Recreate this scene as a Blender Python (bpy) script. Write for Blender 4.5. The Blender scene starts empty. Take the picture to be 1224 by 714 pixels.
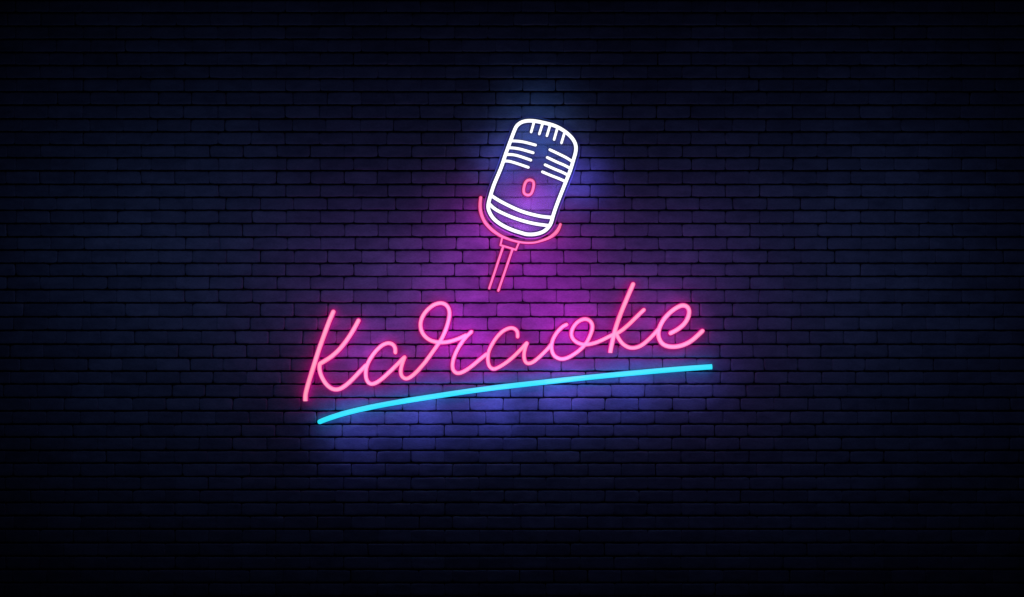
import bpy, math, random
from mathutils import Vector, noise
random.seed(7)

# ------------------------------------------------------------------ scales and distances
PX = 0.005                      # one photo pixel on the wall face, in metres
CAM_D = 8.5                     # camera to wall face
SIGN_PX = 0.004974              # wall pixel shrunk for camera perspective so tubes project onto the traced image points
CX, CZ = 612.0, 357.0
WALL_Z = 1.785                  # height of the camera axis
TUBE_Y = -0.045                 # tube axis in front of the wall face

def wx(px): return (px - CX) * PX
def wz(py): return WALL_Z + (CZ - py) * PX
def sp(px, py): return ((px - CX) * SIGN_PX, WALL_Z + (CZ - py) * SIGN_PX)

sc = bpy.context.scene
col = sc.collection

# ------------------------------------------------------------------ helpers
def link(o, parent=None):
    col.objects.link(o)
    if parent is not None:
        o.parent = parent
    return o

def mesh_obj(name, verts, faces, mats, parent=None, smooth=True, mat_idx=None):
    me = bpy.data.meshes.new(name)
    me.from_pydata(verts, [], faces)
    for m in (mats if isinstance(mats, (list, tuple)) else [mats]):
        me.materials.append(m)
    if mat_idx:
        me.polygons.foreach_set('material_index', mat_idx)
    me.polygons.foreach_set('use_smooth', [smooth] * len(me.polygons))
    me.update()
    return link(bpy.data.objects.new(name, me), parent)

def thing(name, label, cat, loc=(0, 0, 0), group=None):
    o = bpy.data.objects.new(name, None)
    o.empty_display_size = 0.05
    link(o)
    o.location = loc
    o['label'] = label
    o['category'] = cat
    if group:
        o['group'] = group
    return o

def new_mat(name):
    m = bpy.data.materials.new(name)
    m.use_nodes = True
    nt = m.node_tree
    nt.nodes.clear()
    return m, nt, nt.nodes, nt.links

# ------------------------------------------------------------------ materials
def tube_material(name, edge, mid, core, warm, strength=1.0):
    """Glowing diffuser: hottest along the front of the tube, deeper in colour at its flanks, uneven along its length."""
    m, nt, N, L = new_mat(name)
    geo = N.new('ShaderNodeNewGeometry')
    dot = N.new('ShaderNodeVectorMath'); dot.operation = 'DOT_PRODUCT'
    dot.inputs[1].default_value = (0, -1, 0)
    L.new(geo.outputs['Normal'], dot.inputs[0])
    ramp = N.new('ShaderNodeValToRGB')
    e = ramp.color_ramp.elements
    e[0].position, e[0].color = 0.12, (*edge, 1)
    e[1].position, e[1].color = 0.97, (*core, 1)
    k = e.new(0.55); k.color = (*mid, 1)
    L.new(dot.outputs['Value'], ramp.inputs['Fac'])
    no = N.new('ShaderNodeTexNoise'); no.inputs['Scale'].default_value = 3.2
    no.inputs['Detail'].default_value = 2.0
    L.new(geo.outputs['Position'], no.inputs['Vector'])
    r2 = N.new('ShaderNodeMapRange')
    r2.inputs['From Min'].default_value = 0.42; r2.inputs['From Max'].default_value = 0.66
    L.new(no.outputs['Fac'], r2.inputs['Value'])
    mix = N.new('ShaderNodeMix'); mix.data_type = 'RGBA'; mix.blend_type = 'MULTIPLY'
    mix.inputs['B'].default_value = (*warm, 1)
    L.new(r2.outputs['Result'], mix.inputs['Factor'])
    L.new(ramp.outputs['Color'], mix.inputs['A'])
    p = N.new('ShaderNodeBsdfPrincipled')
    p.inputs['Base Color'].default_value = (0.3, 0.3, 0.3, 1)
    p.inputs['Roughness'].default_value = 0.35
    L.new(mix.outputs['Result'], p.inputs['Emission Color'])
    p.inputs['Emission Strength'].default_value = strength
    out = N.new('ShaderNodeOutputMaterial')
    L.new(p.outputs[0], out.inputs['Surface'])
    return m

def halo_channel_material(name, base, glow, front, back):
    """Channel added behind a tube: glowing back makes the halo, lip paints the fringe."""
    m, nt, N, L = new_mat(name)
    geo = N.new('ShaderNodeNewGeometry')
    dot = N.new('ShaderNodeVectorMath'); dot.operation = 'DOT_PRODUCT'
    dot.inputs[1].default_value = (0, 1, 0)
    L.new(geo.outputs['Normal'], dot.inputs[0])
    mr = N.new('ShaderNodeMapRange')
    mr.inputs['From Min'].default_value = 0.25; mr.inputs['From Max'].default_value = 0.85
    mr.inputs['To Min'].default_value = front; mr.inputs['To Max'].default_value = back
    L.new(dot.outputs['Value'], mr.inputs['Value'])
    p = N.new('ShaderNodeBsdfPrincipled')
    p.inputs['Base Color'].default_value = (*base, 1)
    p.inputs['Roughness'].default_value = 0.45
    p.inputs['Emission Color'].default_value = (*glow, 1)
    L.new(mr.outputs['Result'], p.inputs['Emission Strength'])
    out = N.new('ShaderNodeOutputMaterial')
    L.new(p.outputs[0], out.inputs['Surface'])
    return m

M_PINK = tube_material('pink_neon', (0.80, 0.015, 0.16), (1.0, 0.18, 0.41), (1.0, 0.37, 0.58), (1.0, 0.86, 0.74))
M_RED = tube_material('rose_neon', (0.70, 0.02, 0.10), (1.0, 0.13, 0.25), (1.0, 0.22, 0.36), (1.0, 0.9, 1.0), 0.88)
M_WHITE = tube_material('white_neon', (0.42, 0.46, 0.95), (0.95, 0.97, 1.0), (1.15, 1.15, 1.15), (1.0, 0.99, 0.93), 1.1)
M_CYAN = tube_material('cyan_neon', (0.015, 0.42, 0.80), (0.016, 0.72, 0.87), (0.018, 0.77, 0.90), (0.8, 1.0, 1.0))
M_PINK_CH = halo_channel_material('pink_halo_channel', (0.25, 0.02, 0.10), (0.85, 0.0, 0.36), 0.34, 2.3)  # lip glow painted as the crimson fringe, back glow added for the halo
M_RED_CH = halo_channel_material('rose_halo_channel', (0.2, 0.02, 0.08), (0.75, 0.0, 0.24), 0.22, 1.8)
M_WHITE_CH = halo_channel_material('slate_halo_channel', (0.03, 0.035, 0.07), (0.16, 0.12, 0.80), 0.0, 0.9)
M_CYAN_CH = halo_channel_material('navy_halo_channel', (0.02, 0.04, 0.12), (0.02, 0.30, 0.85), 0.01, 2.4)

def acrylic_material():
    m, nt, N, L = new_mat('frosted_acrylic')
    tr = N.new('ShaderNodeBsdfTransparent'); tr.inputs['Color'].default_value = (0.93, 0.95, 1.0, 1)
    p = N.new('ShaderNodeBsdfPrincipled')
    p.inputs['Base Color'].default_value = (0.78, 0.82, 0.90, 1)
    p.inputs['Roughness'].default_value = 0.3
    geo = N.new('ShaderNodeNewGeometry')
    sep = N.new('ShaderNodeSeparateXYZ')
    L.new(geo.outputs['Normal'], sep.inputs[0])
    ab = N.new('ShaderNodeMath'); ab.operation = 'ABSOLUTE'
    L.new(sep.outputs['Y'], ab.inputs[0])
    no = N.new('ShaderNodeTexNoise'); no.inputs['Scale'].default_value = 9.0
    L.new(geo.outputs['Position'], no.inputs['Vector'])
    mr = N.new('ShaderNodeMapRange')                # ground edges scatter more than the flat face
    mr.inputs['From Min'].default_value = 0.80; mr.inputs['From Max'].default_value = 0.99
    mr.inputs['To Min'].default_value = 0.85; mr.inputs['To Max'].default_value = 0.10
    L.new(ab.outputs[0], mr.inputs['Value'])
    ad = N.new('ShaderNodeMath'); ad.operation = 'MULTIPLY_ADD'
    ad.inputs[1].default_value = 0.25; 
    L.new(no.outputs['Fac'], ad.inputs[0]); L.new(mr.outputs['Result'], ad.inputs[2])
    sb = N.new('ShaderNodeMath'); sb.operation = 'SUBTRACT'; sb.inputs[1].default_value = 0.1
    L.new(ad.outputs[0], sb.inputs[0])
    mx = N.new('ShaderNodeMixShader')
    L.new(sb.outputs[0], mx.inputs['Fac']); L.new(tr.outputs[0], mx.inputs[1]); L.new(p.outputs[0], mx.inputs[2])
    out = N.new('ShaderNodeOutputMaterial')
    L.new(mx.outputs[0], out.inputs['Surface'])
    return m
M_ACRYLIC = acrylic_material()

def brick_material():
    m, nt, N, L = new_mat('painted_brick')
    geo = N.new('ShaderNodeNewGeometry')
    tc = N.new('ShaderNodeTexCoord')
    mp = N.new('ShaderNodeMapping'); mp.inputs['Scale'].default_value = (1.0, 1.0, 1.9)
    L.new(tc.outputs['Object'], mp.inputs['Vector'])
    n1 = N.new('ShaderNodeTexNoise'); n1.inputs['Scale'].default_value = 7.0; n1.inputs['Detail'].default_value = 7.0; n1.inputs['Roughness'].default_value = 0.65
    n2 = N.new('ShaderNodeTexNoise'); n2.inputs['Scale'].default_value = 70.0; n2.inputs['Detail'].default_value = 4.0
    n3 = N.new('ShaderNodeTexNoise'); n3.inputs['Scale'].default_value = 1.1; n3.inputs['Detail'].default_value = 2.0
    for n in (n1, n2): L.new(mp.outputs[0], n.inputs['Vector'])
    L.new(tc.outputs['Object'], n3.inputs['Vector'])
    ramp = N.new('ShaderNodeValToRGB')
    e = ramp.color_ramp.elements
    e[0].position, e[0].color = 0.25, (0.19, 0.195, 0.215, 1)
    e[1].position, e[1].color = 0.75, (0.40, 0.395, 0.41, 1)
    L.new(n1.outputs['Fac'], ramp.inputs['Fac'])
    isl = N.new('ShaderNodeMapRange'); isl.inputs['To Min'].default_value = 0.83; isl.inputs['To Max'].default_value = 1.12
    L.new(geo.outputs['Random Per Island'], isl.inputs['Value'])
    big = N.new('ShaderNodeMapRange'); big.inputs['From Min'].default_value = 0.3; big.inputs['From Max'].default_value = 0.7
    big.inputs['To Min'].default_value = 0.85; big.inputs['To Max'].default_value = 1.1
    L.new(n3.outputs['Fac'], big.inputs['Value'])
    fine = N.new('ShaderNodeMapRange'); fine.inputs['From Min'].default_value = 0.3; fine.inputs['From Max'].default_value = 0.7
    fine.inputs['To Min'].default_value = 0.88; fine.inputs['To Max'].default_value = 1.08
    L.new(n2.outputs['Fac'], fine.inputs['Value'])
    a = N.new('ShaderNodeMath'); a.operation = 'MULTIPLY'
    L.new(isl.outputs[0], a.inputs[0]); L.new(big.outputs[0], a.inputs[1])
    b = N.new('ShaderNodeMath'); b.operation = 'MULTIPLY'
    L.new(a.outputs[0], b.inputs[0]); L.new(fine.outputs[0], b.inputs[1])
    sc_ = N.new('ShaderNodeVectorMath'); sc_.operation = 'SCALE'
    L.new(ramp.outputs['Color'], sc_.inputs[0]); L.new(b.outputs[0], sc_.inputs['Scale'])
    bump = N.new('ShaderNodeBump'); bump.inputs['Strength'].default_value = 0.8; bump.inputs['Distance'].default_value = 0.004
    mx = N.new('ShaderNodeMath'); mx.operation = 'MULTIPLY_ADD'; mx.inputs[1].default_value = 0.35
    L.new(n2.outputs['Fac'], mx.inputs[0]); L.new(n1.outputs['Fac'], mx.inputs[2])
    L.new(mx.outputs[0], bump.inputs['Height'])
    p = N.new('ShaderNodeBsdfPrincipled')
    L.new(sc_.outputs[0], p.inputs['Base Color'])
    p.inputs['Roughness'].default_value = 0.62
    p.inputs['Specular IOR Level'].default_value = 0.35
    L.new(bump.outputs[0], p.inputs['Normal'])
    out = N.new('ShaderNodeOutputMaterial')
    L.new(p.outputs[0], out.inputs['Surface'])
    return m

def mortar_material():
    m, nt, N, L = new_mat('dark_mortar')
    n = N.new('ShaderNodeTexNoise'); n.inputs['Scale'].default_value = 40.0; n.inputs['Detail'].default_value = 5
    tc = N.new('ShaderNodeTexCoord'); L.new(tc.outputs['Object'], n.inputs['Vector'])
    ramp = N.new('ShaderNodeValToRGB')
    ramp.color_ramp.elements[0].color = (0.008, 0.008, 0.009, 1)
    ramp.color_ramp.elements[1].color = (0.035, 0.034, 0.036, 1)
    L.new(n.outputs['Fac'], ramp.inputs['Fac'])
    p = N.new('ShaderNodeBsdfPrincipled'); p.inputs['Roughness'].default_value = 0.95
    p.inputs['Specular IOR Level'].default_value = 0.1
    L.new(ramp.outputs['Color'], p.inputs['Base Color'])
    out = N.new('ShaderNodeOutputMaterial'); L.new(p.outputs[0], out.inputs['Surface'])
    return m
M_BRICK = brick_material()
M_MORTAR = mortar_material()

# ------------------------------------------------------------------ brick wall
BEDS = [0, 15, 31, 46.7, 62.5, 78.2, 94, 109.5, 125.5, 142, 157.5, 173.3, 188.5, 204, 220.4, 235.9, 251.4, 267.2, 283.3,
        299, 314.8, 330.4, 346.4, 362.2, 379, 395.2, 411.8, 428.2, 444, 459.4, 475.5, 491.5, 507.5, 522.8, 538.8, 554,
        570.1, 585.9, 601.2, 617, 633, 649.3, 665.3, 681.1, 697.1, 713]
HEADS = [624, 655, 624, 674, 624.5, 653.5, 624.5, 674, 623.5, 673, 624, 654, 625, 653.5, 625, 674.5, 625, 654, 626, 674.5,
         624.5, 654, 624.5, 634, 622.5, 645, 658, 671, 659, 650, 642.5, 661.5, 652, 642, 652.5, 662, 653, 642.5, 653, 662.5,
         653, 642, 653, 662, 653]
while BEDS[0] > -60: BEDS.insert(0, BEDS[0] - 15.8); HEADS.insert(0, HEADS[1] + random.uniform(-1, 1))
while BEDS[-1] < 770: BEDS.append(BEDS[-1] + 15.9); HEADS.append(HEADS[-2] + random.uniform(-1, 1))
X0, X1, STEP = -330.0, 1554.0, 40.42

def build_wall():
    V, F, MI = [], [], []
    NX, NZ = 12, 6
    def nz(x, z, s, seed=0.0): return noise.noise(Vector((x * s, z * s, seed)))
    for r in range(len(BEDS) - 1):
        top, bot = BEDS[r], BEDS[r + 1]
        far = min(1.0, max(0.0, (abs((top + bot) / 2 - 345) - 150) / 130))
        k0 = math.floor((X0 - HEADS[r]) / STEP)
        joints = []
        for k in range(k0, k0 + int((X1 - X0) / STEP) + 3):
            jx = HEADS[r] + k * STEP
            tight = max(far, min(1.0, max(0.0, (abs(jx - 600) - 280) / 220)))
            half = random.choice((0.08, 0.15, 0.22, 0.3, 0.36, 0.45)) if random.random() > 0.8 * tight else 0.02
            joints.append((jx + random.uniform(-0.7, 0.7), half, random.uniform(-0.6, 0.6)))
        for (ja, wa, la), (jb, wb, lb) in zip(joints, joints[1:]):
            base = len(V)
            depth = random.uniform(-0.0018, 0.0018)
            tx, tz = random.uniform(-0.0016, 0.0016), random.uniform(-0.0012, 0.0012)
            seed = random.uniform(0, 100)
            chip = [random.random() for _ in range(4)]
            # u, v rows: outermost ring repeated at mortar depth gives the sides of the brick
            us = [0, 0, 0.018, 0.06] + [0.06 + 0.88 * i / NX for i in range(1, NX)] + [0.94, 0.982, 1, 1]
            vs = [0, 0, 0.05, 0.13] + [0.13 + 0.74 * i / NZ for i in range(1, NZ)] + [0.87, 0.95, 1, 1]
            nu, nv = len(us), len(vs)
            for j, v in enumerate(vs):
                for i, u in enumerate(us):
                    xl = ja + wa + la * (v - 0.5) + 0.35 * nz(ja, v * 14, 0.25)
                    xr = jb - wb + lb * (v - 0.5) + 0.35 * nz(jb, v * 14, 0.25)
                    px = xl + (xr - xl) * u
                    yt = top + 1.02 + 0.42 * nz(px, r * 7.3, 0.06) + 0.42 * nz(px, r * 3.1, 0.25)
                    yb = bot - 1.02 + 0.42 * nz(px, r * 7.3 + 50, 0.06) + 0.42 * nz(px, r * 3.1 + 50, 0.25)
                    py = yt + (yb - yt) * v
                    # rounded arrises and worn corners
                    wn = wa if u < 0.5 else wb
                    du = min(u, 1 - u) * (xr - xl) + (0.75 if wn < 0.05 else 0.15); dv = min(v, 1 - v) * (yb - yt)
                    ed = min(du, dv)
                    cq = (0 if u < 0.5 else 1) + (0 if v < 0.5 else 2)
                    corner = max(0.0, 1 - math.hypot(du, dv) / (1.2 + 3.0 * chip[cq]))
                    # pull worn corners in
                    px += (1 if u < 0.5 else -1) * corner * 0.8 * chip[cq]
                    py += (1 if v < 0.5 else -1) * corner * 0.8 * chip[cq]
                    drop = 0.0030 * max(0.0, 1 - ed / 1.3) ** 2 + 0.0035 * corner
                    rough = 0.0018 * nz(px, py, 0.11, seed) + 0.0011 * nz(px, py, 0.45, seed)
                    y = depth + tx * (u - 0.5) * 2 + tz * (v - 0.5) * 2 + drop + rough
                    if i in (0, nu - 1) or j in (0, nv - 1):
                        y = 0.016
                    V.append((wx(px), y, wz(py)))
            for j in range(nv - 1):
                for i in range(nu - 1):
                    a = base + j * nu + i
                    F.append((a, a + nu, a + nu + 1, a + 1)); MI.append(0)
    # mortar bed behind the bricks: a slab with real thickness
    b = len(V)
    xa, xb, za, zb = wx(X0 - 60), wx(X1 + 60), wz(BEDS[-1]), wz(BEDS[0])
    for y in (0.0125, 0.22):
        V += [(xa, y, za), (xb, y, za), (xb, y, zb), (xa, y, zb)]
    for f in ((0, 1, 2, 3), (7, 6, 5, 4), (0, 4, 5, 1), (1, 5, 6, 2), (2, 6, 7, 3), (3, 7, 4, 0)):
        F.append(tuple(b + q for q in f)); MI.append(1)
    o = mesh_obj('brick_wall', V, F, [M_BRICK, M_MORTAR], smooth=True, mat_idx=MI)
    o['kind'] = 'structure'
    o['label'] = 'dark brick wall with black mortar joints behind the glowing neon signs'
    o['category'] = 'wall'
    return o
build_wall()

# ------------------------------------------------------------------ tube sweeps
def smooth_path(pts, sub=7, closed=False, relax=6):
    """Centripetal-ish Catmull-Rom through (x, y[, radius]) pixel points."""
    P = [tuple(p) for p in pts]
    if len(P) == 2 and not closed:
        a, b = P
        return [tuple(a[k] + (b[k] - a[k]) * i / 6 for k in range(len(a))) for i in range(7)]
    n = len(P); out = []
    segs = n if closed else n - 1
    def g(i):
        if closed: return P[i % n]
        if i < 0: return tuple(2 * P[0][k] - P[1][k] for k in range(len(P[0])))
        if i >= n: return tuple(2 * P[-1][k] - P[-2][k] for k in range(len(P[0])))
        return P[i]
    for s in range(segs):
        p0, p1, p2, p3 = g(s - 1), g(s), g(s + 1), g(s + 2)
        for q in range(sub):
            t = q / sub
            out.append(tuple(0.5 * (2 * p1[k] + (p2[k] - p0[k]) * t + (2 * p0[k] - 5 * p1[k] + 4 * p2[k] - p3[k]) * t * t
                             + (3 * p1[k] - p0[k] - 3 * p2[k] + p3[k]) * t ** 3) for k in range(len(p1))))
    if not closed: out.append(P[-1])
    # relax the wobble of the hand-traced image points a little
    for _ in range(relax):
        q = list(out)
        rng = range(len(out)) if closed else range(1, len(out) - 1)
        for i in rng:
            a, b, c = out[i - 1], out[i], out[(i + 1) % len(out)]
            q[i] = tuple(0.25 * a[k] + 0.5 * b[k] + 0.25 * c[k] for k in range(len(b)))
        out = q
    return out

class Sweep:
    """Collects swept tubes as one mesh; coordinates are relative to the origin of the thing."""
    def __init__(self, origin): self.V, self.F, self.o = [], [], origin
    def add(self, path, grow=0.0, y=TUBE_Y, flat=1.0, nseg=14, closed=False, cap='round', cap_end=None, seed=0.0, lift=0.0):
        pts = []
        n = len(path)
        for i, p in enumerate(path):
            x, z = sp(p[0], p[1])
            r = (p[2] + grow) * SIGN_PX
            pts.append((x, z, r))
        tang = []
        for i in range(n):
            a = pts[i - 1] if (i > 0 or closed) else pts[0]
            b = pts[(i + 1) % n] if (i < n - 1 or closed) else pts[-1]
            t = Vector((b[0] - a[0], 0, b[1] - a[1]))
            t = t.normalized() if t.length > 1e-9 else (tang[-1] if tang else Vector((1, 0, 0)))
            tang.append(t)
        rings = []
        for i in range(n):
            x, z, r = pts[i]
            yy = y - lift + 0.0012 * math.sin(i * 0.13 + seed)
            rings.append((Vector((x, yy, z)), tang[i], r))
        if not closed:
            PROF = {'round': [(math.sin(a), math.cos(a)) for a in (math.radians(d) for d in (25, 48, 68, 84))],
                    'flat': [(0.10, 0.97), (0.16, 0.88), (0.17, 0.4)]}
            c, t, r = rings[0]
            head = [(c - t * (r * s), t, r * max(q, 0.04)) for s, q in reversed(PROF[cap])]
            c, t, r = rings[-1]
            tail = [(c + t * (r * s), t, r * max(q, 0.04)) for s, q in PROF[cap_end or cap]]
            rings = head + rings + tail
        base = len(self.V); m = len(rings)
        for c, t, r in rings:
            n1 = Vector((-t.z, 0, t.x))
            for s in range(nseg):
                a = 2 * math.pi * s / nseg
                v = c + n1 * (r * math.cos(a)) + Vector((0, 1, 0)) * (r * flat * math.sin(a))
                self.V.append((v.x - self.o[0], v.y - self.o[1], v.z - self.o[2]))
        for i in range(m if closed else m - 1):
            for s in range(nseg):
                a = base + i * nseg + s; b = base + i * nseg + (s + 1) % nseg
                c2 = base + ((i + 1) % m) * nseg + (s + 1) % nseg; d = base + ((i + 1) % m) * nseg + s
                self.F.append((a, d, c2, b))
        if not closed:
            self.F.append(tuple(base + s for s in range(nseg)))
            self.F.append(tuple(base + (m - 1) * nseg + s for s in reversed(range(nseg))))
    def peg(self, px, py, r_px=1.3):
        """Stand-off from the channel back to the wall."""
        x, z = sp(px, py); r = r_px * SIGN_PX
        base = len(self.V)
        for y in (-0.030, 0.003):
            for s in range(10):
                a = 2 * math.pi * s / 10
                self.V.append((x + r * math.cos(a) - self.o[0], y - self.o[1], z + r * math.sin(a) - self.o[2]))
        for s in range(10):
            self.F.append((base + s, base + 10 + s, base + 10 + (s + 1) % 10, base + (s + 1) % 10))
    def obj(self, name, mat, parent):
        return mesh_obj(name, self.V, self.F, mat, parent)

def neon_part(parent, name, strokes, mat, chan_mat, rim, label=None, pegs=True):
    """One part: its glowing tube mesh, with an added halo channel behind it as a sub-part."""
    o0 = tuple(parent.location)
    tube, chan = Sweep(o0), Sweep(o0)
    for i, st in enumerate(strokes):
        closed = st.get('closed', False)
        path = smooth_path([(p[0], p[1], p[2] if len(p) > 2 else st['r']) for p in st['pts']], closed=closed, relax=st.get('relax', 6))
        sd = random.uniform(0, 6)
        tube.add(path, closed=closed, cap=st.get('cap', 'round'), cap_end=st.get('cap_end'), seed=sd, lift=st.get('lift', 0.0))
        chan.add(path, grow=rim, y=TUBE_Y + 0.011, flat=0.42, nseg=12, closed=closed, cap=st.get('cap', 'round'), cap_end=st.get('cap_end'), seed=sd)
        if pegs:
            for f in ((0.12, 0.5, 0.88) if len(path) > 30 else (0.5,)):
                q = path[int(f * (len(path) - 1))]
                chan.peg(q[0], q[1], min(1.2, q[2] * 0.45))
    ob = tube.obj(name, mat, parent)
    if label: ob['label'] = label
    chan.obj('halo_channel', chan_mat, ob)
    return ob

# ------------------------------------------------------------------ microphone sign
ox, oz = sp(630, 283)
mic = thing('microphone_neon_sign', 'white outline neon microphone with pink cradle and stand, tilted above the pink lettering', 'neon sign', (ox, 0, oz))
OUTLINE = [(607.1, 177), (615.0, 155.8), (618.9, 149.4), (625.8, 145.4), (636.6, 144.6), (649.8, 147), (661.6, 150.0), (672.1, 155.2),
           (681.2, 162.3), (686.6, 169.6), (688.5, 176.4), (687.8, 183.2), (685.3, 191.7), (682, 202.9), (677.9, 213.5), (667.0, 241),
           (661.6, 256.3), (659.4, 264.5), (656.3, 271), (649.8, 277), (640, 280.1), (630, 280.3), (623.5, 278.6), (612.5, 275.2),
           (599.5, 269.0), (590, 261.6), (585.2, 254), (583.4, 247), (585.3, 237.5), (589.6, 223.2), (594, 212.5), (599.5, 199.3), (604.2, 185)]
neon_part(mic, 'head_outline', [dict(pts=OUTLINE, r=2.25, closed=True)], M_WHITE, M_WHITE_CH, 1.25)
for pts in ([(637.9, 147.6), (634.9, 158.0)], [(648.3, 149), (644.6, 160.4)], [(657.2, 151), (653.7, 162.5)],
            [(665.8, 154.8), (662.3, 167.0)], [(674.2, 160.6), (671.1, 171.0)]):
    neon_part(mic, 'grille_tine', [dict(pts=pts, r=1.6)], M_WHITE, M_WHITE_CH, 0.8)
for pts in ([(610.0, 168.6), (618, 168.9), (626.5, 170.0), (640.0, 173.6)],
            [(607.0, 176.8), (614, 177.2), (622.5, 178.6), (637.2, 182.8)],
            [(604.0, 185.0), (611, 184.9), (619.3, 186.4), (634.4, 191.6)],
            [(601.5, 192.8), (608, 192.9), (616, 195.0), (631.4, 200.2)],
            [(657.3, 179.2), (669.5, 185.0), (677, 188.8), (683.8, 193.2)],
            [(654.2, 188.5), (666.2, 194.2), (674, 197.4), (681.5, 201.4)],
            [(651.6, 197.2), (662.9, 202.3), (671, 205.6), (678.4, 209.3)],
            [(648.4, 205.7), (659.6, 210.4), (667, 213.2), (675.2, 216.9)]):
    neon_part(mic, 'grille_bar', [dict(pts=pts, r=1.75)], M_WHITE, M_WHITE_CH, 0.8)
neon_part(mic, 'band_tube', [dict(pts=[(587.0, 233.8), (592, 237.2), (599.5, 241.6), (612.7, 248.2), (625.8, 253.6), (639, 257.2), (649, 259.2), (660.0, 260.2)], r=2.1)], M_WHITE, M_WHITE_CH, 0.9)
neon_part(mic, 'band_tube', [dict(pts=[(584.5, 243.6), (591, 249.6), (599.5, 254.4), (612, 259.8), (625, 264.2), (640, 267.8), (656.5, 270.0)], r=2.05)], M_WHITE, M_WHITE_CH, 0.9)
neon_part(mic, 'switch_loop', [dict(pts=[(633.3, 215.2), (637.3, 217.0), (638.0, 221.5), (636.6, 228.0), (634.4, 232.2), (630.6, 233.4), (626.8, 231.6), (625.9, 227.0), (627.2, 220.5), (629.4, 216.6)], r=1.85, closed=True)], M_RED, M_RED_CH, 0.9)
neon_part(mic, 'cradle_tube', [dict(pts=[(574.6, 236.4, 1.9), (573.9, 243, 2.0), (574.0, 250, 2.1), (575.6, 257, 2.1), (578.6, 264, 2.15), (583.0, 270.0, 2.15),
        (590.0, 276.6, 2.2), (599.5, 282.7, 1.8), (612.7, 287.8, 1.45), (625.8, 290.3, 1.35), (637, 290.4, 1.35), (645, 288.7, 1.4), (656.3, 284.6, 1.8), (664.4, 278.6, 2.3), (668.2, 272.6, 2.0), (669.9, 268.6, 1.6)], r=2)], M_RED, M_RED_CH, 0.9)
neon_part(mic, 'collar_tube', [dict(pts=[(600.0, 285.4), (598.2, 293.0)], r=1.25), dict(pts=[(598.2, 293.2), (607, 295.8), (616.6, 298.8)], r=1.35),
                               dict(pts=[(616.6, 298.8), (620.0, 290.8)], r=1.25)], M_RED, M_RED_CH, 0.8)
for pts in ([(601.2, 295.6), (584.9, 344.6)], [(612.4, 298.6), (595.7, 347.6)]):
    neon_part(mic, 'stem_tube', [dict(pts=pts, r=1.5)], M_RED, M_RED_CH, 0.9)

def acrylic_panel(parent):
    """Contour-cut panel behind the head of the microphone: flat face, ground chamfer, square edge."""
    path = smooth_path([(p[0], p[1], 0) for p in OUTLINE], sub=4, closed=True)
    n = len(path); o0 = parent.location
    def ring(off, y):
        out = []
        for i in range(n):
            a, b = path[i - 1], path[(i + 1) % n]
            t = Vector((b[0] - a[0], b[1] - a[1])).normalized()
            px, py = path[i][0] + t.y * off, path[i][1] - t.x * off
            x, z = sp(px, py)
            out.append((x - o0[0], y - o0[1], z - o0[2]))
        return out
    rings = [ring(4.3, -0.0240), ring(5.6, -0.0200), ring(5.6, -0.0165)]
    V = [v for r in rings for v in r]; F = []
    for k in range(2):
        for i in range(n):
            j = (i + 1) % n
            F.append((k * n + i, k * n + j, (k + 1) * n + j, (k + 1) * n + i))
    F.append(tuple(reversed(range(n)))); F.append(tuple(2 * n + i for i in range(n)))
    return mesh_obj('backing_panel', V, F, M_ACRYLIC, parent, smooth=False)
acrylic_panel(mic)

# ------------------------------------------------------------------ lettering sign
ox, oz = sp(600, 440)
let = thing('lettering_neon_sign', 'pink cursive neon lettering reading Karaoke, rising to the right above a cyan stroke', 'neon sign', (ox, 0, oz))
K = [dict(r=2.85, pts=[(398.5, 373), (393.1, 385.5), (387.3, 401.2), (381.6, 416.9), (377.6, 429.5), (374.0, 441), (369.3, 456.3), (366.0, 468.5), (365.2, 474.0), (365.1, 479.2)], cap_end='flat'),
     dict(r=2.75, pts=[(428.6, 383.4), (422.5, 394.6), (414.7, 406.6), (405.0, 418.6), (394.3, 427.8), (383.2, 434.6)], lift=0.002),
     dict(r=2.65, pts=[(382.4, 435.4), (382.0, 440.5), (383.5, 448), (388.2, 457), (394.1, 463.2), (401, 465.8), (408.8, 463.9), (418.6, 456.3), (428.4, 446.2), (437.0, 437.2)])]
A1 = [dict(r=2.5, pts=[(472.6, 421.4), (472.3, 416), (469.4, 411.8), (464.3, 410.2), (457.5, 412.5), (449.6, 419.4), (442.2, 429.6), (438.2, 438.6), (437.2, 447), (438.5, 454.6), (442.7, 458.9), (448.6, 458.2), (457.5, 452.3), (469.2, 441.4), (478.4, 432.2), (483.4, 427.2)]),
      dict(r=2.45, pts=[(483.6, 427.4), (481.0, 434.6), (479.1, 443), (480.3, 449.6), (484.9, 452.8), (490.8, 450.8), (498.6, 444.1), (508.4, 432.9)], lift=0.002)]
R_ = [dict(r=2.5, pts=[(508.4, 432.9), (518.0, 419.6), (523.0, 412.5), (528.2, 404.6), (533.1, 393.6), (536.5, 382), (537.4, 374.0), (535.7, 367.6), (531.2, 363.4), (525.3, 362.5), (517.5, 365.2), (509.0, 372.5), (503.6, 382), (502.7, 391), (505.4, 399), (511.6, 405.4), (519.4, 408.6), (529.2, 409.5), (539, 408.0), (548.8, 404.7), (556.5, 401.0)]),
      dict(r=2.4, pts=[(563.4, 396.9), (557.6, 402.4), (552.6, 408.6), (548.2, 415.4), (543.9, 424), (541.2, 433), (541.2, 440.8), (544.7, 445.6), (550.8, 445.8), (560.6, 440.3), (571.4, 431.6), (581.2, 423.6)], lift=0.003)]
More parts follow.
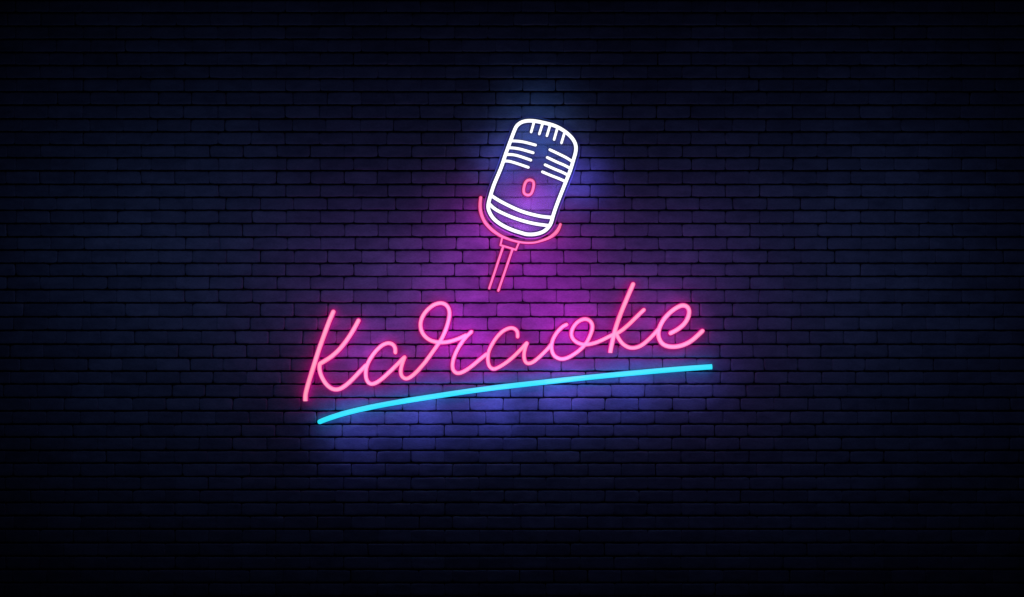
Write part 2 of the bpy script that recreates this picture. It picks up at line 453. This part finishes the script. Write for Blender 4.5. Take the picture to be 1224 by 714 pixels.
A2 = [dict(r=2.3, pts=[(618.7, 402.6), (618.4, 397), (615.1, 393.0), (609.2, 392.2), (601.4, 395.8), (593.7, 403.3), (587.1, 413.6), (583.7, 422.2), (583.2, 431), (584.9, 437.8), (589.1, 441.1), (595.5, 439.5), (607.3, 432), (617.1, 423.3), (624.9, 415.3), (629.4, 410.2)]),
      dict(r=2.3, pts=[(629.8, 410.6), (627.6, 416.6), (626.3, 424.1), (627.1, 431), (630.8, 434.7), (637.6, 432.7), (646.5, 425.1), (654.3, 417.3), (659.0, 411.6)], lift=0.002)]
O_ = [dict(r=2.4, pts=[(677.0, 388.2), (671.6, 391.2), (665.2, 398.2), (660.9, 405.8), (659.2, 413.1), (659.8, 420), (662.9, 425.9), (669.6, 429.2), (677.5, 428.2), (686.3, 423.4), (694.1, 417.5), (701, 409.8), (705.7, 400.4), (708.2, 391.8), (706.9, 385.9), (702.9, 382.3), (697.1, 381.8), (690.2, 385.2), (684.6, 392.3), (682.8, 400.2), (685.8, 406.6), (692.2, 410.6), (700, 412.1), (708.8, 410.7), (718.6, 407.1), (728.4, 402.2), (735.0, 399.0)])]
K2 = [dict(r=2.75, pts=[(756.6, 340.0), (752.3, 349.8), (746.3, 363.9), (740.6, 378), (735.8, 392.3), (733.6, 401), (731.2, 411.5), (729.7, 419), (729.4, 421.6)], cap_end='flat'),
      dict(r=2.45, pts=[(769.4, 370.6), (762, 377.6), (752.2, 387.4), (742.9, 395.2), (736.5, 399.2)], lift=0.002),
      dict(r=2.45, pts=[(736.8, 399.4), (739.6, 405.0), (744.5, 411.4), (751.2, 415.4), (758, 416.0), (765.9, 413.5), (774.7, 406.5), (782.5, 398.6), (787.0, 393.4)])]
E_ = [dict(r=2.75, pts=[(801.5, 398.4), (809.2, 394.3), (817.1, 388.0), (822.0, 380.4), (823.7, 372.7), (821.8, 367.4), (817.1, 365.3), (811.2, 366.6), (802.4, 372.3), (793.9, 381), (788.8, 390), (786.9, 397.1), (787.4, 403.9), (791.1, 410.5), (797.5, 414.0), (806.3, 414.7), (816.1, 412.7), (825.9, 407.8), (833.7, 401.2), (839.4, 395.9)])]
for st, lab in ((K, 'capital K'), (A1, 'first letter a'), (R_, 'letter r with a tall loop'), (A2, 'second letter a'), (O_, 'letter o with an open loop'), (K2, 'small letter k'), (E_, 'last letter e')):
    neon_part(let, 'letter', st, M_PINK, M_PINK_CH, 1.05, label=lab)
# ------------------------------------------------------------------ underline sign
ox, oz = sp(615, 462)
und = thing('underline_neon_sign', 'long cyan neon stroke curving up to the right beneath the pink lettering', 'neon sign', (ox, 0, oz))
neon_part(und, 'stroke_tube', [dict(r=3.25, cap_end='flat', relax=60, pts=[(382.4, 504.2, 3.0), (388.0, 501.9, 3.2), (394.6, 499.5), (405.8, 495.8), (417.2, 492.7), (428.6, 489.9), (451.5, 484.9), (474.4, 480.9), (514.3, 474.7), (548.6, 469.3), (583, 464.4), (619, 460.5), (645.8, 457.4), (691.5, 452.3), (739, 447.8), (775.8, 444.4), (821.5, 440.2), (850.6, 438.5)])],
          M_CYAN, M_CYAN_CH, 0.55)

# ------------------------------------------------------------------ light
ALB = 0.27
def lamp(name, px, py, d_px, rgb, radius_px=18, cone=120):
    """Unseen fill lamp added in front of the wall, aimed at it; rgb is the wall brightness wanted straight behind it."""
    d = d_px * PX
    li = bpy.data.lights.new(name, 'SPOT')
    li.spot_size = math.radians(cone); li.spot_blend = 1.0
    mx = max(rgb)
    li.color = tuple(c / mx for c in rgb)
    li.energy = mx * 4 * math.pi ** 2 * d * d / ALB
    li.shadow_soft_size = radius_px * PX
    o = link(bpy.data.objects.new(name, li))
    o.location = (wx(px), -d, wz(py)); o.rotation_euler = (math.pi / 2, 0, 0)
    return o
# added fill lamps for the magenta spill between microphone and lettering, and along the lettering
lamp('magenta_fill', 634, 325, 100, (0.155, 0.007, 0.205), 30)
lamp('magenta_fill', 540, 340, 95, (0.055, 0.008, 0.095), 30)
lamp('magenta_fill', 750, 330, 100, (0.018, 0.005, 0.040), 30)
lamp('violet_fill', 440, 360, 130, (0.022, 0.009, 0.055), 40, 140)
lamp('violet_fill', 820, 370, 130, (0.018, 0.007, 0.046), 40, 140)
lamp('magenta_fill', 440, 425, 60, (0.100, 0.012, 0.170), 20)
lamp('magenta_fill', 555, 405, 65, (0.230, 0.009, 0.300), 20)
lamp('magenta_fill', 680, 398, 66, (0.230, 0.008, 0.270), 20)
lamp('magenta_fill', 790, 390, 60, (0.100, 0.008, 0.140), 20)
lamp('violet_fill', 640, 240, 44, (0.150, 0.034, 0.280), 24)
lamp('magenta_fill', 580, 268, 60, (0.085, 0.007, 0.130), 24)
lamp('violet_fill', 622, 264, 34, (0.200, 0.040, 0.260), 20)
# unseen fill lights adding the blue spill of white tubes and cyan stroke
lamp('blue_fill', 690, 218, 42, (0.030, 0.030, 0.260), 18)
lamp('blue_fill', 600, 195, 42, (0.020, 0.028, 0.170), 18)
lamp('blue_fill', 642, 150, 56, (0.005, 0.018, 0.062), 24)
lamp('blue_fill', 646, 180, 36, (0.010, 0.034, 0.130), 24)
for x, y, g in ((425, 502, 0.75), (505, 488, 1.2), (590, 475, 1.4), (670, 460, 1.45), (750, 452, 1.0), (825, 446, 0.35)):
    lamp('blue_fill', x, y, 50, (0.027 * g, 0.030 * g, 0.235 * g), 16, 130)
# broad added fill lights give the whole wall its dim blue
lamp('ambient_fill', 230, 320, 260, (0.0037, 0.0062, 0.0190), 60, 165)
lamp('ambient_fill', 612, 345, 250, (0.0056, 0.0070, 0.0245), 60, 165)
lamp('ambient_fill', 1000, 325, 260, (0.0039, 0.0060, 0.0188), 60, 165)

w = bpy.data.worlds.new('World'); sc.world = w; w.use_nodes = True
bg = w.node_tree.nodes['Background']
bg.inputs['Color'].default_value = (0.10, 0.10, 0.35, 1); bg.inputs['Strength'].default_value = 0.004

# ------------------------------------------------------------------ camera, view
cam = bpy.data.cameras.new('camera'); co = link(bpy.data.objects.new('camera', cam))
cam.lens = 50; cam.sensor_width = 36; cam.clip_end = 100
co.location = (0, -CAM_D, WALL_Z); co.rotation_euler = (math.pi / 2, 0, 0)
sc.camera = co
vs = sc.view_settings
sc.display_settings.display_device = 'sRGB'
vs.view_transform = 'Standard'; vs.look = 'None'; vs.exposure = 0; vs.gamma = 1; vs.use_curve_mapping = False
sc.cycles.use_denoising = True
try:
    sc.cycles.denoiser = 'OPENIMAGEDENOISE'
    sc.cycles.denoising_input_passes = 'RGB_ALBEDO_NORMAL'
except Exception:
    pass
sc.cycles.max_bounces = 6
